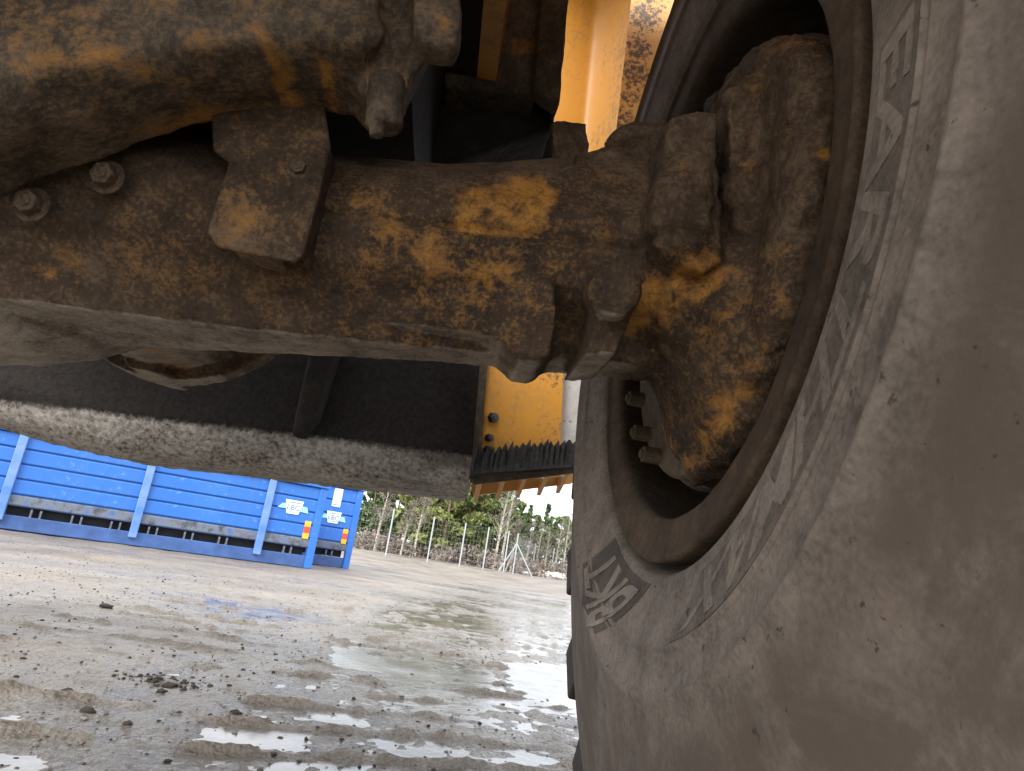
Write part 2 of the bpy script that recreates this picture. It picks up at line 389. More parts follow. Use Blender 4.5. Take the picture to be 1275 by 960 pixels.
# ------------------------------------------------------------------ wheel loader
WY, WZr = .742, .379                                     # wheel centre relative to the camera
loader = empty('wheel_loader', (-.55, WY, 0.0))
tag(loader, 'muddy yellow wheel loader seen from underneath beside its big rear tyre', 'wheel loader')
WC = A([.55, WY, WZr+CH])                                # wheel centre in the world
# --- tyre
PROF = [(.310, .335), (.305, .350), (.290, .3565), (.266, .3600), (.247, .3635), (.2400, .3680), (.2375, .374), (.2355, .386), (.2325, .402), (.2295, .416), (.2270, .430), (.2258, .4370),
        (.2240, .4390), (.2228, .4405), (.2228, .4420), (.2252, .4440), (.2252, .4465), (.2232, .4480), (.2232, .4500), (.2238, .4530), (.2222, .466), (.2205, .4785), (.2178, .4815), (.2165, .4840), (.2172, .487), (.2210, .4925),
        (.2235, .505), (.2270, .525), (.2312, .548), (.2358, .570), (.2410, .595), (.2462, .620), (.2515, .645), (.2568, .670), (.2622, .695), (.2678, .720), (.2737, .745), (.2782, .762),
        (.2800, .767), (.2804, .771), (.2830, .778), (.2862, .788), (.2880, .791), (.2890, .798), (.2960, .806), (.315, .815), (.36, .822), (.45, .828), (.62, .83), (.76, .822), (.80, .80), (.86, .70), (.885, .57), (.87, .44), (.80, .35), (.79, .33)]
prof_r = A([p[1] for p in PROF[:44]]); prof_x = A([p[0] for p in PROF[:44]])
def side_x(r): return np.interp(r, prof_r, prof_x)
def revolve(prof, seg, closed=False):
    n = len(prof); v = [(X-.55, r*math.cos(2*math.pi*i/seg), r*math.sin(2*math.pi*i/seg)) for i in range(seg) for X, r in prof]
    f = [(i*n+k, ((i+1) % seg)*n+k, ((i+1) % seg)*n+k+1, i*n+k+1) for i in range(seg) for k in range(n-1)]
    return A(v), f
def fixn(o):
    bm = bmesh.new(); bm.from_mesh(o.data); bmesh.ops.recalc_face_normals(bm, faces=bm.faces); bm.to_mesh(o.data); bm.free(); o.data.update()
v, f = revolve(PROF, 300)
# faint swelling so the sidewall is not a perfect lathe form
v[:, 0] += .0007*fbm(v, 4, 2, 8)*sstep(.37, .5, np.hypot(v[:, 1], v[:, 2]))
tyre = mk('tyre', v+WC, f, M['rubber'], loader, WC, smooth=True, rel=False); fixn(tyre)
tag(tyre, 'big earthmover tyre with dusty brown sidewall')
# tread bars: blocks standing on the carcass from the shoulder to past the middle
mb = MB(); hw = .062
def lugring(X, hwid, r0, r1):
    return [(X-.55, r0*math.cos(-hwid), r0*math.sin(-hwid)), (X-.55, r1, -hwid*r1*.86), (X-.55, r1, hwid*r1*.86), (X-.55, r0*math.cos(hwid), r0*math.sin(hwid))]
mb.loft([lugring(.2895, .068, .785, .862), lugring(.32, .066, .79, .868), lugring(.44, .058, .80, .872), lugring(.60, .050, .80, .872), lugring(.66, .03, .80, .868)])
lug0 = None
for i in range(24):
    if lug0 is None:
        lug0 = mk('tread_lug', A(mb.v)+WC, mb.f, M['tread'], tyre, WC, rel=False); o = lug0; fixn(o)
        bv = o.modifiers.new('b', 'BEVEL'); bv.width = .006; bv.segments = 2
    else:
        o = lug0.copy(); COL.objects.link(o)
    o.rotation_euler.x = 2*math.pi*i/24+rad(4)
# sidewall lettering
def letters(body, mapper, thick, mat, name):
    cu = bpy.data.curves.new('t', 'FONT'); cu.body = body; cu.extrude = .02; cu.offset = .018; cu.space_character = .92; cu.resolution_u = 4
    to = bpy.data.objects.new('t', cu); COL.objects.link(to); bpy.context.view_layer.update()
    me = bpy.data.meshes.new_from_object(to.evaluated_get(bpy.context.evaluated_depsgraph_get())); bpy.data.objects.remove(to)
    bm = bmesh.new(); bm.from_mesh(me); bmesh.ops.triangulate(bm, faces=bm.faces)
    for _ in range(3):
        lg = [e for e in bm.edges if e.calc_length() > .12]
        if lg: bmesh.ops.subdivide_edges(bm, edges=lg, cuts=1)
        bmesh.ops.triangulate(bm, faces=[f for f in bm.faces if len(f.verts) > 3])
    bm.to_mesh(me); bm.free()
    co = co_of(me); lo = co.min(0); hi = co.max(0); u = (co[:, 0]-lo[0])/(hi[0]-lo[0]); w = (co[:, 1]-lo[1])/(hi[1]-lo[1]); top = co[:, 2] > 0
    th, r = mapper(u, w)
    x = side_x(r)-np.where(top, thick, -.002)
    v = np.stack([x-.55, r*np.cos(th), r*np.sin(th)], 1)
    fs = [list(p.vertices) for p in me.polygons]
    o = mk(name, v+WC, fs, mat, tyre, WC, rel=False); fixn(o); return o
def patch(mapper, thick, mat, name, nu=60, nv=6):
    v = []; f = []
    for k in (0, 1):
        for j in range(nv+1):
            for i in range(nu+1):
                th, r = mapper(A([i/nu]), A([j/nv])); x = side_x(r)-(thick if k == 0 else -.003)
                v.append((x[0]-.55, r[0]*math.cos(th[0]), r[0]*math.sin(th[0])))
    n = (nu+1)*(nv+1); w = nu+1
    for j in range(nv):
        for i in range(nu):
            a = j*w+i; f += [(a, a+1, a+w+1, a+w), (n+a, n+a+w, n+a+w+1, n+a+1)]
    for i in range(nu): f += [(i, n+i, n+i+1, i+1), (nv*w+i, nv*w+i+1, n+nv*w+i+1, n+nv*w+i)]
    for j in range(nv): f += [(j*w, (j+1)*w, n+(j+1)*w, n+j*w), (j*w+nu, n+j*w+nu, n+(j+1)*w+nu, (j+1)*w+nu)]
    o = mk(name, A(v)+WC, f, mat, tyre, WC, rel=False); fixn(o); return o
def map_arc(t0, t1, r0, r1, slant):
    return lambda u, w: (np.radians(t0+(t1-t0)*u+slant*w*(u)), r0+(r1-r0)*w)
band = patch(map_arc(-178, -111, .384, .4365, 8.0), .0006, M['rubber_band'], 'lettering_band', 90)
tag(band, 'dark hatched band behind the raised letters')
lt = letters('EARTHMAX', map_arc(-177, -112.5, .3875, .4315, 7.0), .0015, M['rubber_letter'], 'raised_lettering')
tag(lt, 'raised pale letters along the tyre sidewall')
def quadmap(c, m=0.0):
    c = A(c, float)      # (theta, r) of bottom-left, bottom-right, top-right, top-left
    def fn(u, w):
        u = m+(1-2*m)*u; w = m+(1-2*m)*w
        a = c[0][None]*(1-u)[:, None]+c[1][None]*u[:, None]; b = c[3][None]*(1-u)[:, None]+c[2][None]*u[:, None]
        q = a*(1-w)[:, None]+b*w[:, None]; return np.radians(q[:, 0]), q[:, 1]
    return fn
QB = [(-89, .376), (-60, .372), (-50.5, .468), (-65.5, .497)]
patch(quadmap(QB), .0007, M['rubber_plate'], 'emblem_plate', 30)
letters('BKT', quadmap(QB, .09), .0026, M['rubber_letter'], 'emblem_lettering')

# --- rim
RIMP = [(.290, .350), (.262, .3525), (.2440, .3530), (.2398, .3515), (.2385, .3485), (.2395, .3460), (.2420, .3420), (.2430, .3320), (.2445, .3200), (.2465, .3100), (.2495, .3045), (.2555, .3025), (.2620, .3030), (.275, .3070), (.30, .3130), (.34, .3180), (.40, .3170), (.46, .3100), (.52, .2960), (.57, .270), (.60, .235), (.615, .19), (.625, .05), (.70, .05), (.70, .30), (.66, .335), (.31, .338), (.295, .345)]
v, f = revolve(RIMP+[RIMP[0]], 220)
rr = np.hypot(v[:, 1], v[:, 2]); ph = fbm(v, 26, 4, 31)
v += (v*A([0, 1, 1])/np.maximum(rr, .05)[:, None])*(ph*.0022)[:, None]; v[:, 0] += .0012*fbm(v, 40, 3, 5)
rim = mk('rim', v+WC, f, M['mud_rim'], loader, WC, smooth=True, rel=False); fixn(rim)
tag(rim, 'deep rim caked in brown mud')

# --- axle housing: lofted arm, differential belly, flared hub carrier, bosses, all one casting
def sec(X, yb0, yb1, zb, yf, zseam, zt, yback, n=1):
    pts = [(yb0, zb), (yb1, zb), (yb1+.07, zb+.05), (yback, zb+.15), (yback-.03, zseam+zt*.7), (yback-.12, zseam+zt), (yf+.19, zseam+zt), (yf+.11, zseam+zt*.86), (yf+.06, zseam+zt*.66), (yf+.024, zseam+zt*.44), (yf+.004, zseam+zt*.20), (yf, zseam), (yf+.006, zseam-.045), (yb0-.010, zb+.028), (yb0-.002, zb+.005)]
    return [(X, y, z) for y, z in pts]
ax = MB()
ax.loft([sec(-.95, .645, .80, .165, .598, .285, .13, .92), sec(-.42, .645, .78, .168, .598, .287, .13, .91), sec(-.20, .645, .725, .180, .597, .291, .135, .90), sec(-.05, .645, .695, .191, .592, .298, .15, .89),
         sec(.05, .645, .69, .199, .588, .306, .175, .885), sec(.17, .64, .71, .212, .59, .314, .18, .88), sec(.22, .65, .72, .22, .60, .318, .18, .88)])
# flared hub carrier: a lobed plate facing the wheel, drawn in towards the arm
TAIL = A([(.875, .295), (.815, .255), (.785, .205), (.760, .152), (.705, .128), (.650, .116), (.605, .126), (.565, .150), (.532, .205), (.528, .270), (.556, .350), (.585, .450), (.630, .530), (.690, .565), (.780, .565), (.850, .500), (.880, .400)])
tc_ = A([.64, .36])
ax.loft([[(X, *(tc_+(q-tc_)*k)) for q in TAIL] for X, k in ((.08, .40), (.165, .50), (.195, .60), (.215, .73), (.230, .86), (.243, .96), (.254, 1.0), (.268, 1.0))])
face = [(WY+(.225+.057*float(sstep(105, 172, t_)))*math.cos(rad(t_)), WZr+(.225+.057*float(sstep(105, 172, t_)))*math.sin(rad(t_))) for t_ in range(96, 262, 6)]+[(.735, .30), (.735, .46)]
ax.loft([[(X, WY-.06+(y-WY+.06)*k, WZr+(z-WZr)*k) for y, z in face] for X, k in ((.236, .90), (.241, .97), (.246, .995), (.275, 1.0))])
# differential housing and pinion flange, low on the left
ax.ell((-.56, .76, .31), (.27, .19, .185), 28, 16)
ax.cyl((-.42, .78, .36), (-.42, 1.02, .36), .175, .165, 40)
ax.cyl((-.42, .96, .36), (-.42, 1.0, .36), .185, .185, 40)
mbt = [(152, 449), (156, 440), (200, 450), (208, 459), (203, 467), (160, 457)]; ax.prism(mbt, .93, 1.03)
# lower block with dark right flank, and the casting lip that dips below it
ax.prismv([(480, 345, .622), (600, 335, .595), (690, 345, .586), (694, 395, .586), (688, 440, .592), (672, 450, .598), (648, 447, .602), (625, 428, .606), (600, 416, .612), (480, 400, .632)], .69)
ax.prism([(604, 405), (622, 428), (648, 450), (672, 452), (692, 442), (716, 432), (720, 405)], .63, .70)
# round boss and its neck
b0 = P(766, 361, .522); b1 = P(752, 372, .66); ax.cyl(b0, b1, .0225, .030, 32)
ax.prism([(742, 378), (790, 384), (778, 418), (768, 440), (728, 440), (740, 410)], .56, .66)
ax.ell(P(715, 446, .66), (.016, .02, .016))
# upper caliper-like block and its lumps
ax.prism([(836, 148), (868, 136), (893, 142), (894, 190), (897, 250), (900, 322), (880, 338), (838, 322), (812, 300), (818, 240), (832, 200)], .550, .70, .97)
ax.prism([(838, 196), (870, 185), (888, 200), (886, 300), (862, 312), (836, 300)], .541, .60)
ax.prism([(907, 128), (930, 94), (962, 84), (985, 92), (988, 140), (984, 220), (968, 300), (945, 345), (926, 300), (912, 235)], .548, .66, .97)
ax.prism([(720, 148), (730, 152), (736, 172), (734, 215), (690, 210), (686, 152), (700, 148)], .70, .78)
ax.cyl(P(790, 200, .66), P(785, 190, .80), .036, .036, 20)
ax.ell(P(762, 215, .66), (.035, .03, .022)); ax.ell(P(822, 180, .66), (.02, .02, .02)); ax.ell(P(720, 225, .62), (.018, .014, .012))
for x, y, r in ((912, 124, .012), (930, 108, .013), (950, 98, .013), (972, 96, .012)): ax.ell(P(x, y, .560), (r, r, r*.9), 12, 8)
def ax_disp(co, n):
    hubm = sstep(.13, .20, co[:, 0])*.75; topm = sstep(.38, .46, co[:, 2])
    crust = fbm(co, 42, 4, 3)*.0030+fbm(co, 14, 3, 9)*.0028
    d = crust*(.35+1.1*hubm+.8*topm)+fbm(co, 90, 3, 14)*.0012
    d += hubm*(.0045*(1-np.abs(fbm(co, 30, 3, 71)))**4-.0015+.0022*fbm(co, 75, 2, 72))
    # vertical flow ridges in the mud caked on the hub
    d += hubm*sstep(.20, .30, co[:, 2])*.003*fbm(co*A([1.8, 1.8, .35]), 34, 3, 21)
    # parting line along the arm
    zs = .290+.022*sstep(-.25, .25, co[:, 0])+.0015*fbm(co, 30, 2, 4)
    g = np.exp(-((co[:, 2]-zs)/.0040)**2)*(co[:, 1] < .66)*(1-sstep(.19, .21, co[:, 0]))*sstep(-.30, -.20, co[:, 0])
    d -= g*.0100
    d += .003*sstep(-.003, .0, co[:, 2]-zs)*(co[:, 1] < .66)*(1-sstep(.17, .2, co[:, 0]))
    # cracks where the dried mud has split
    cr = np.abs(fbm(co, 12, 3, 63)); d -= np.exp(-(cr/.018)**2)*.004*hubm
    return d
AXO = A([-.1, WY, WZr+CH])
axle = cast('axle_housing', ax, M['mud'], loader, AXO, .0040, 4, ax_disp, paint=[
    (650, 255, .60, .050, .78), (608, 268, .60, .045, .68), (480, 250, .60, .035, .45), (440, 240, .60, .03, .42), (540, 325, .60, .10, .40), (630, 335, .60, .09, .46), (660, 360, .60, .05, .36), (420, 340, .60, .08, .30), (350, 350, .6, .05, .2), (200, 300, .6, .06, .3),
    (845, 372, .62, .032, .76), (800, 395, .62, .04, .66), (865, 430, .64, .032, .48), (845, 480, .66, .05, .36), (825, 235, .58, .012, .5), (700, 270, .6, .07, .3), (760, 240, .6, .05, .25), (30, 295, .58, .03, .6), (910, 230, .58, .012, .6), (955, 265, .56, .008, .8), (962, 430, .50, .018, .56), (950, 470, .51, .018, .55), (925, 520, .54, .018, .52), (905, 555, .57, .015, .48), (940, 120, .57, .03, .4), (900, 380, .6, .02, .4)], base_paint=.05, pale=lambda co, n: np.clip(sstep(.76, .94, -n[:, 2]+.12*fbm(co, 30, 3, 8)), 0, 1)*sstep(.26, .23, co[:, 2])*(1-sstep(.13, .19, co[:, 0])))  # pale mask puts the painted ground light on downward faces
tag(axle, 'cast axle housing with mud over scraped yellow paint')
# hub drum behind the flare, its bolts
mb = MB(); mb.revx([(.264, .18), (.264, .252), (.268, .256), (.284, .256), (.288, .252), (.288, .262), (.296, .266), (.40, .266), (.40, .1)], WY, WZr, 90)
drum = mk('hub_drum', mb.v, mb.f, M['mud_hub'], loader, WC, smooth=True, autosmooth=40); fixn(drum)
pm = drum.data.attributes.new('paint', 'FLOAT', 'POINT'); vv = co_of(drum.data); pm.data.foreach_set('value', np.where((vv[:, 1] < -.02) & (vv[:, 2] < -.08), .62, .10))
def bolt(name, c, axis, r, h, mat, parent, washer=True):
    c = A(c, float); axis = A(axis, float)/np.linalg.norm(axis); mb = MB()
    if washer: mb.cyl(c, c+axis*h*.22, r*1.45, r*1.45, 20)
    mb.cyl(c, c+axis*h, r, r*.97, 6, rot=random.uniform(0, 1)); mb.cyl(c+axis*h*.98, c+axis*h*1.15, r*.55, r*.5, 12)
    o = mk(name, mb.v, mb.f, mat, parent, c+A([0, 0, CH])); fixn(o)
    m = o.modifiers.new('b', 'BEVEL'); m.width = r*.12; m.segments = 2; m.limit_method = 'ANGLE'
    return o
for th in (-4, -29, -47, -63):
    a = rad(th); bolt('hub_bolt', (.266, WY+.243*math.cos(a), WZr+.243*math.sin(a)), (-1, .0, -.0), .0115, .024, M['mud_hub'], drum, False)
# drain plug under the arm
bolt('drain_plug', P(655, 448, .66), (.1, 0, -1), .013, .014, M['mud'], axle, False)

# --- bent bracket plate bolted on the arm
br = MB()
br.prism([(262, 100), (402, 110), (411, 180), (399, 235), (377, 318), (366, 326), (352, 322), (270, 306), (258, 288), (286, 200), (264, 186)], .567, .574)
br.prism([(403, 170), (411, 180), (399, 235), (377, 318), (371, 316), (391, 235)], .569, .61)
br.prism([(258, 288), (286, 200), (290, 202), (264, 290)], .569, .60)
br.prism([(290, 306), (352, 319), (352, 324), (290, 311)], .569, .60)
def br_disp(co, n): return fbm(co, 60, 4, 2)*.0012+fbm(co, 20, 2, 6)*.0012
brk = cast('bracket_plate', br, M['mud'], loader, P(330, 240, .56)+A([0, 0, CH]), .0024, 2, br_disp, paint=[(320, 250, .57, .05, .30), (340, 210, .57, .04, .28)], base_paint=.2)
tag(brk, 'bent steel bracket plate with rusty speckles')
bolt('bracket_bolt', P(372, 209, .5675), (0, -1, -.08), .0075, .006, M['mud'], brk)
for x, y in ((135, 222), (42, 256)):
    bolt('flange_bolt', P(x, y, .582), (-.1, -1, -.1), .011, .012, M['mud'], axle)

# --- frame casting arching over the axle
fr = MB()
low = [(-60, 250), (0, 232), (40, 214), (80, 198), (118, 188), (160, 171), (200, 156), (250, 141), (300, 132), (350, 127), (400, 126), (428, 133), (446, 146), (470, 160), (500, 168), (524, 150), (540, 128), (552, 100), (560, 70)]
NS = 13
for k in range(NS):
    u = k/(NS-1); rise = 80*(.75*u+.25*u**4); y0 = .560-.080*u
    lo_ = [(x, y-3-rise*(1+.5*sstep(350, 0, x))) for x, y in low[:12]]
    fr.prism([(-60, -160)]+lo_+[(452, lo_[-1][1]), (470, lo_[-1][1]-24), (480, -160)], y0, y0+.012 if k else .580)
# tapering lug at its right end, the squared nose above it
for k in range(9):
    u = k/8; y0 = .556-.040*u; e = 26*u
    fr.prism([(425, -160), (428, 120-e), (444, 134-e), (458, 150-e), (486, 156-e), (504, 132-e), (522, 100-e), (538, 66-e), (546, 40-e), (546, -160)], y0, y0+.013 if k else .575)
fr.prism([(512, -160), (578, -160), (574, 30), (568, 56), (545, 54), (516, 40)], .490, .52)
fr.cyl(P(452, 40, .485), P(452, 40, .53), .017, .024, 20)
def fr_disp(co, n): return fbm(co, 16, 4, 5)*.005+fbm(co, 60, 4, 15)*.0022
frame = cast('frame_casting', fr, M['mud_frame'], loader, P(300, 60, .55)+A([0, 0, CH]), .0044, 4, fr_disp, paint=[
    (340, 66, .5, .013, .62), (352, 84, .5, .016, .6), (400, 82, .5, .011, .6), (328, 58, .5, .010, .6), (60, 60, .5, .07, .35), (180, 80, .5, .08, .34), (280, 30, .5, .08, .36), (20, 50, .5, .05, .4), (548, 30, .49, .012, .5), (240, 120, .52, .05, .3), (480, 90, .5, .03, .35)], base_paint=.16)
mb = MB(); mb.cyl(P(482, 100, .520), P(478, 156, .520), .0160, .0160, 28); mb.cyl(P(478, 156, .520), P(477.6, 161, .520), .0160, .0130, 28); mb.cyl(P(470, 158, .516), P(469, 170, .516), .0070, .0060, 14)
pin = cast('pivot_pin', mb, M['mud_frame'], frame, P(476, 130, .512)+A([0, 0, CH]), .0018, 1, lambda c, n: fbm(c, 60, 3, 5)*.0012)
tag(frame, 'heavy arched frame casting crusted with mud')
# --- frame box behind it with a flanged right edge
mb = MB(); mb.prism([(552, 104), (668, 116), (684, -90), (560, -90)], .92, 1.35)
mb.prism([(664, 112), (690, 131), (697, 128), (716, -90), (680, -90)], .90, .93); mb.prism([(690, 131), (697, 128), (716, -90), (708, -90)], .93, 1.3)
box = cast('frame_box', mb, M['mud_frame'], loader, P(620, 60, 1.0)+A([0, 0, CH]), .007, 2, lambda c, n: fbm(c, 18, 4, 8)*.003, base_paint=.02, paint=[(655, 45, .9, .03, .6)])
tag(box, 'dark box section of the frame')
mb = MB(); mb.prism([(420, 60), (580, 60), (690, 100), (690, 155), (560, 200), (420, 200)], .98, 1.25)
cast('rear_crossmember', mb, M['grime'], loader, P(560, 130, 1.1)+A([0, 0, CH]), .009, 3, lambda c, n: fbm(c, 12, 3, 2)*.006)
mb = MB(); mb.box((-1.35, -.9, .72), (-.06, 1.95, .80)); mb.box((-1.35, .2, .80), (-.06, .9, 1.1)); mb.box((-1.3, .60, .48), (-.11, 1.15, .718))  # unseen slabs over the axle, added to keep skylight off it
mk('chassis_light_blocker', mb.v, mb.f, M['grime'], loader, (-.6, .6, CH+.8))

mb = MB(); mb.box((-.06, -.1, 1.78), (1.0, 1.70, 1.80)); mb.box((-.06, -.6, .72), (-.03, 1.2, 1.78)); mb.box((-.03, -.22, .85), (1.0, -.20, 1.78))  # unseen roof and drop sheets, added to block skylight around the wheel
mk('fender_light_blocker', mb.v, mb.f, M['yellow'], loader, (.4, .6, CH+1.78))
# --- belly pan beyond the axle: painted-in shade on the front face, painted-in light on the muddy lip
def pan_sec(X):
    return [(X, 2.06, .80), (X, 2.05, .46), (X, 2.040, .34), (X, 2.030, .305), (X, 2.030, .290), (X, 2.040, .262), (X, 2.055, .235), (X, 2.075, .210), (X, 2.10, .193), (X, 2.14, .185), (X, 2.25, .186), (X, 2.55, .20), (X, 2.60, .22), (X, 2.62, .80)]
V = []; Xs = list(np.linspace(-2.6, .092, 190)); nS = 70
base = A(pan_sec(0.)); t_ = np.concatenate([[0], np.cumsum(np.linalg.norm(np.diff(base, axis=0), axis=1))]); tt = np.linspace(0, t_[-1], nS)
Yp = np.interp(tt, t_, base[:, 1]); Zp = np.interp(tt, t_, base[:, 2])
for X in Xs:
    for yq, zq in zip(Yp, Zp): V.append((X+.10*(zq-.40), yq, zq))
V = A(V); V[:, 2] += .045*V[:, 0]+.075*sstep(-.95, -1.6, V[:, 0]); dd = fbm(V, 22, 4, 6)*.007+fbm(V*A([.6, 2, 2]), 7, 3, 12)*.010
V[:, 2] += dd; V[:, 1] -= dd*.5
low_ = sstep(.42, .34, V[:, 2]); V[:, 2] += low_*.006*fbm(V, 60, 3, 3)
f = [(i*nS+k, (i+1)*nS+k, (i+1)*nS+k+1, i*nS+k+1) for i in range(len(Xs)-1) for k in range(nS-1)]
f += [tuple((len(Xs)-1)*nS+k for k in range(nS)), tuple(k for k in range(nS))[::-1]]
t = NT('pan_dirt_and_shade'); sep = t.t.nodes.new('ShaderNodeSeparateXYZ'); t.link(t.tc, sep.inputs[0])
n1 = t.noise(6, 8, .65, stretch=(.5, 1, 1)); n2 = t.noise(70, 8, .75); n3 = t.noise(3, 5, .6)
lit_lip = t.ss(-.012, .012, t.math('ADD', t.math('SUBTRACT', t.math('MULTIPLY', sep.outputs[0], .045), sep.outputs[2]), t.math('ADD', t.math('MULTIPLY', t.math('SUBTRACT', n2, .5), .03), t.math('MULTIPLY', t.math('SUBTRACT', n1, .5), .015))))  # mask for the painted shadow edge above the lip
dc = t.ramp(t.math('ADD', t.math('MULTIPLY', n2, .65), t.math('MULTIPLY', n1, .35)), [(.38, (.06, .052, .045)), (.47, (.34, .31, .275)), (.60, (.66, .63, .59))])
dc = t.mix(t.math('MULTIPLY', t.ss(.50, .64, t.noise(5, 6, .65, stretch=(.35, 1, 1.6))), .62), dc, (.085, .065, .05))
bk = t.ramp(n2, [(.35, (.010, .009, .008)), (.65, (.04, .031, .026))])
M['pan'] = t.set(t.mix(lit_lip, bk, dc), .85, n2, .012, 1.0, spec=.25)
pan = mk('belly_pan', V, f, M['pan'], loader, (-.8, 2.2, CH+.290-.036), smooth=True, autosmooth=50); fixn(pan)
tag(pan, 'muddy belly pan with painted shade above and painted light along its lower lip')
mb = MB(); mb.prism([(388, 420), (425, 422), (396, 520), (378, 545), (362, 541)], 1.99, 2.08)
cast('pan_strap', mb, M['grime'], loader, P(390, 480, 2.)+A([0, 0, CH]), .009, 2, lambda c, n: fbm(c, 20, 3, 2)*.004)

# --- yellow side panel, grey plate, serrated step
def sheet(name, pts, Y0, Y1, mat, parent, splash=None, nsub=5, bev=.004):
    mb = MB(); mb.prism(pts, Y0, Y1); o0 = P(*pts[0], Y0)+A([0, 0, CH])
    o = mk(name, mb.v, mb.f, mat, parent, o0); fixn(o)
    bm = bmesh.new(); bm.from_mesh(o.data); bmesh.ops.triangulate(bm, faces=bm.faces)
    for _ in range(nsub):
        e = [q for q in bm.edges if q.calc_length() > .03]
        if e: bmesh.ops.subdivide_edges(bm, edges=e, cuts=1)
        bmesh.ops.triangulate(bm, faces=[q for q in bm.faces if len(q.verts) > 3])
    bm.to_mesh(o.data); bm.free()
    co = co_of(o.data)+o0-A([0, 0, CH]); s = np.zeros(len(co))
    for x, y, r, st in (splash or []):
        c = P(x, y, Y0); s = np.maximum(s, st*(1-sstep(r*.3, r*1.2, np.linalg.norm(co-c, axis=1))))
    at = o.data.attributes.new('splash', 'FLOAT', 'POINT'); at.data.foreach_set('value', s)
    return o
sp = sheet('side_panel', [(609, 425), (599, 566), (698, 560), (703, 425)], 2.03, 2.045, M['yellow'], loader, [(690, 465, .10, .7), (672, 500, .05, .4), (690, 540, .12, .55), (650, 545, .1, .4)])
tag(sp, 'flat yellow side panel with mud splashes')
sheet('panel_edge', [(600, 430), (609, 430), (596, 600), (586, 600)], 2.0, 2.03, M['mud_frame'], sp)
t = NT('black_bolt'); t.set((.02, .02, .02), .5); M['black'] = t.m
for x, y, r in ((612, 520, .016), (607, 545, .012), (606, 560, .014)): bolt('panel_bolt', P(x, y, 2.03), (.6, -1, -.1), r, .02, M['black'], sp, False)
t = NT('pale_grey_plate'); n2 = t.noise(30, 8, .7); spt = t.ss(.60, .66, t.noise(55, 5, .7))
M['greyplate'] = t.set(t.mix(t.math('MULTIPLY', spt, .85), t.ramp(n2, [(.3, (.40, .39, .37)), (.7, (.58, .57, .54))]), (.07, .06, .05)), .6, n2, .002, .5)
gp = sheet('grey_plate', [(699, 430), (695, 562), (742, 555), (746, 430)], 2.06, 2.08, M['greyplate'], loader)
tag(gp, 'pale grey plate speckled with mud')
# step: black rough bar with a ragged upper edge and triangular gussets beneath
mb = MB(); L0 = P(588, 577, 1.93); L1 = P(722, 568, 1.93)
nT = 60; top = []; bot = []
for i in range(nT+1):
    u = i/nT; c = L0*(1-u)+L1*u; jag = .015*(random.random()+.5*math.sin(i*1.9)+.6*(i % 2))
    top.append((c[0], c[1]+.02*random.random(), c[2]+.026+1.3*jag)); bot.append((c[0], c[1], c[2]-.030))
for k in range(nT):
    a, b, c, d = bot[k], bot[k+1], top[k+1], top[k]
    mb.add([a, b, c, d]+[(q[0], q[1]+.11, q[2]-.004) for q in (a, b, c, d)], [(0, 1, 2, 3), (7, 6, 5, 4), (3, 2, 6, 7), (0, 4, 5, 1)]+([(0, 3, 7, 4)] if k == 0 else [])+([(1, 5, 6, 2)] if k == nT-1 else []))
t = NT('black_crust'); n = t.noise(90, 8, .75); M['crust'] = t.set(t.ramp(n, [(.4, (.012, .012, .012)), (.62, (.07, .065, .06))]), .7, n, .02, 1)
step = mk('step', mb.v, mb.f, M['crust'], loader, L0+A([0, 0, CH])); fixn(step)
tag(step, 'narrow access step with a ragged black mud edge')
mb = MB(); mb.prism([(590, 597), (722, 583), (722, 589), (590, 604)], 1.95, 2.14)
sheet('step_rail', [(588, 596), (724, 581), (724, 588), (589, 603)], 1.955, 1.975, M['mud_frame'], step)
rail2 = sheet('step_rail', [(586, 603), (590, 617), (712, 602), (722, 586)], 2.12, 2.14, M['yellow_pale'], step)
for x in (596, 625, 652, 680, 705):
    yb = 600-(x-590)*.108
    p0 = P(x, yb, 1.975); p1 = p0+A([.0, .145, 0]); mb = MB()
    mb.add([p0, p1, p1+A([0, 0, -.05]), p0+A([.012, 0, 0]), p1+A([.012, 0, 0]), p1+A([.012, 0, -.05])], [(0, 1, 2), (5, 4, 3), (0, 3, 4, 1), (1, 4, 5, 2), (2, 5, 3, 0)])
    o = mk('gusset', mb.v, mb.f, M['yellow_pale'], step, p0+A([0, 0, CH])); fixn(o)

# --- upper yellow panel seen over the axle: folded sheet, then a paler plate
pts = []
for k in range(0, 25):
    u = k/24
    xb = 672+u*(760-672); xt = 690+u*(795-690)
    Yd = 1.66-(0 if u < .55 else .15*((u-.55)/.45)**1.6)
    pts.append((P(xb, 225, Yd), P(xt, -80, Yd)))
V = []; f = []; nz = 30
for a, b in pts:
    for j in range(nz+1): V.append(a+(b-a)*j/nz)
n0 = len(V); V = A(V); V2 = V+A([0, .012, 0]); w = nz+1
for k in range(24):
    for j in range(nz): a = k*w+j; f += [(a, a+w, a+w+1, a+1), (n0+a, n0+a+1, n0+a+w+1, n0+a+w)]
for j in range(nz): f += [(24*w+j, n0+24*w+j, n0+24*w+j+1, 24*w+j+1), (j, j+1, n0+j+1, n0+j)]
up = mk('fender_panel', np.vstack([V, V2]), f, M['yellow'], loader, P(700, 100, 1.6)+A([0, 0, CH]), smooth=True, autosmooth=50); fixn(up)
tag(up, 'yellow fender sheet with a rounded fold')
pl = sheet('fender_plate', [(750, 230), (786, -80), (890, -80), (820, 230)], 1.78, 1.80, M['yellow_pale'], loader, [(803, 20, .10, 1.), (795, 60, .08, 1.), (790, 90, .09, 1.), (783, 120, .07, .9), (778, 150, .07, 1.), (815, 0, .08, .9)])
tag(pl, 'paler yellow fender plate peppered with black mud')

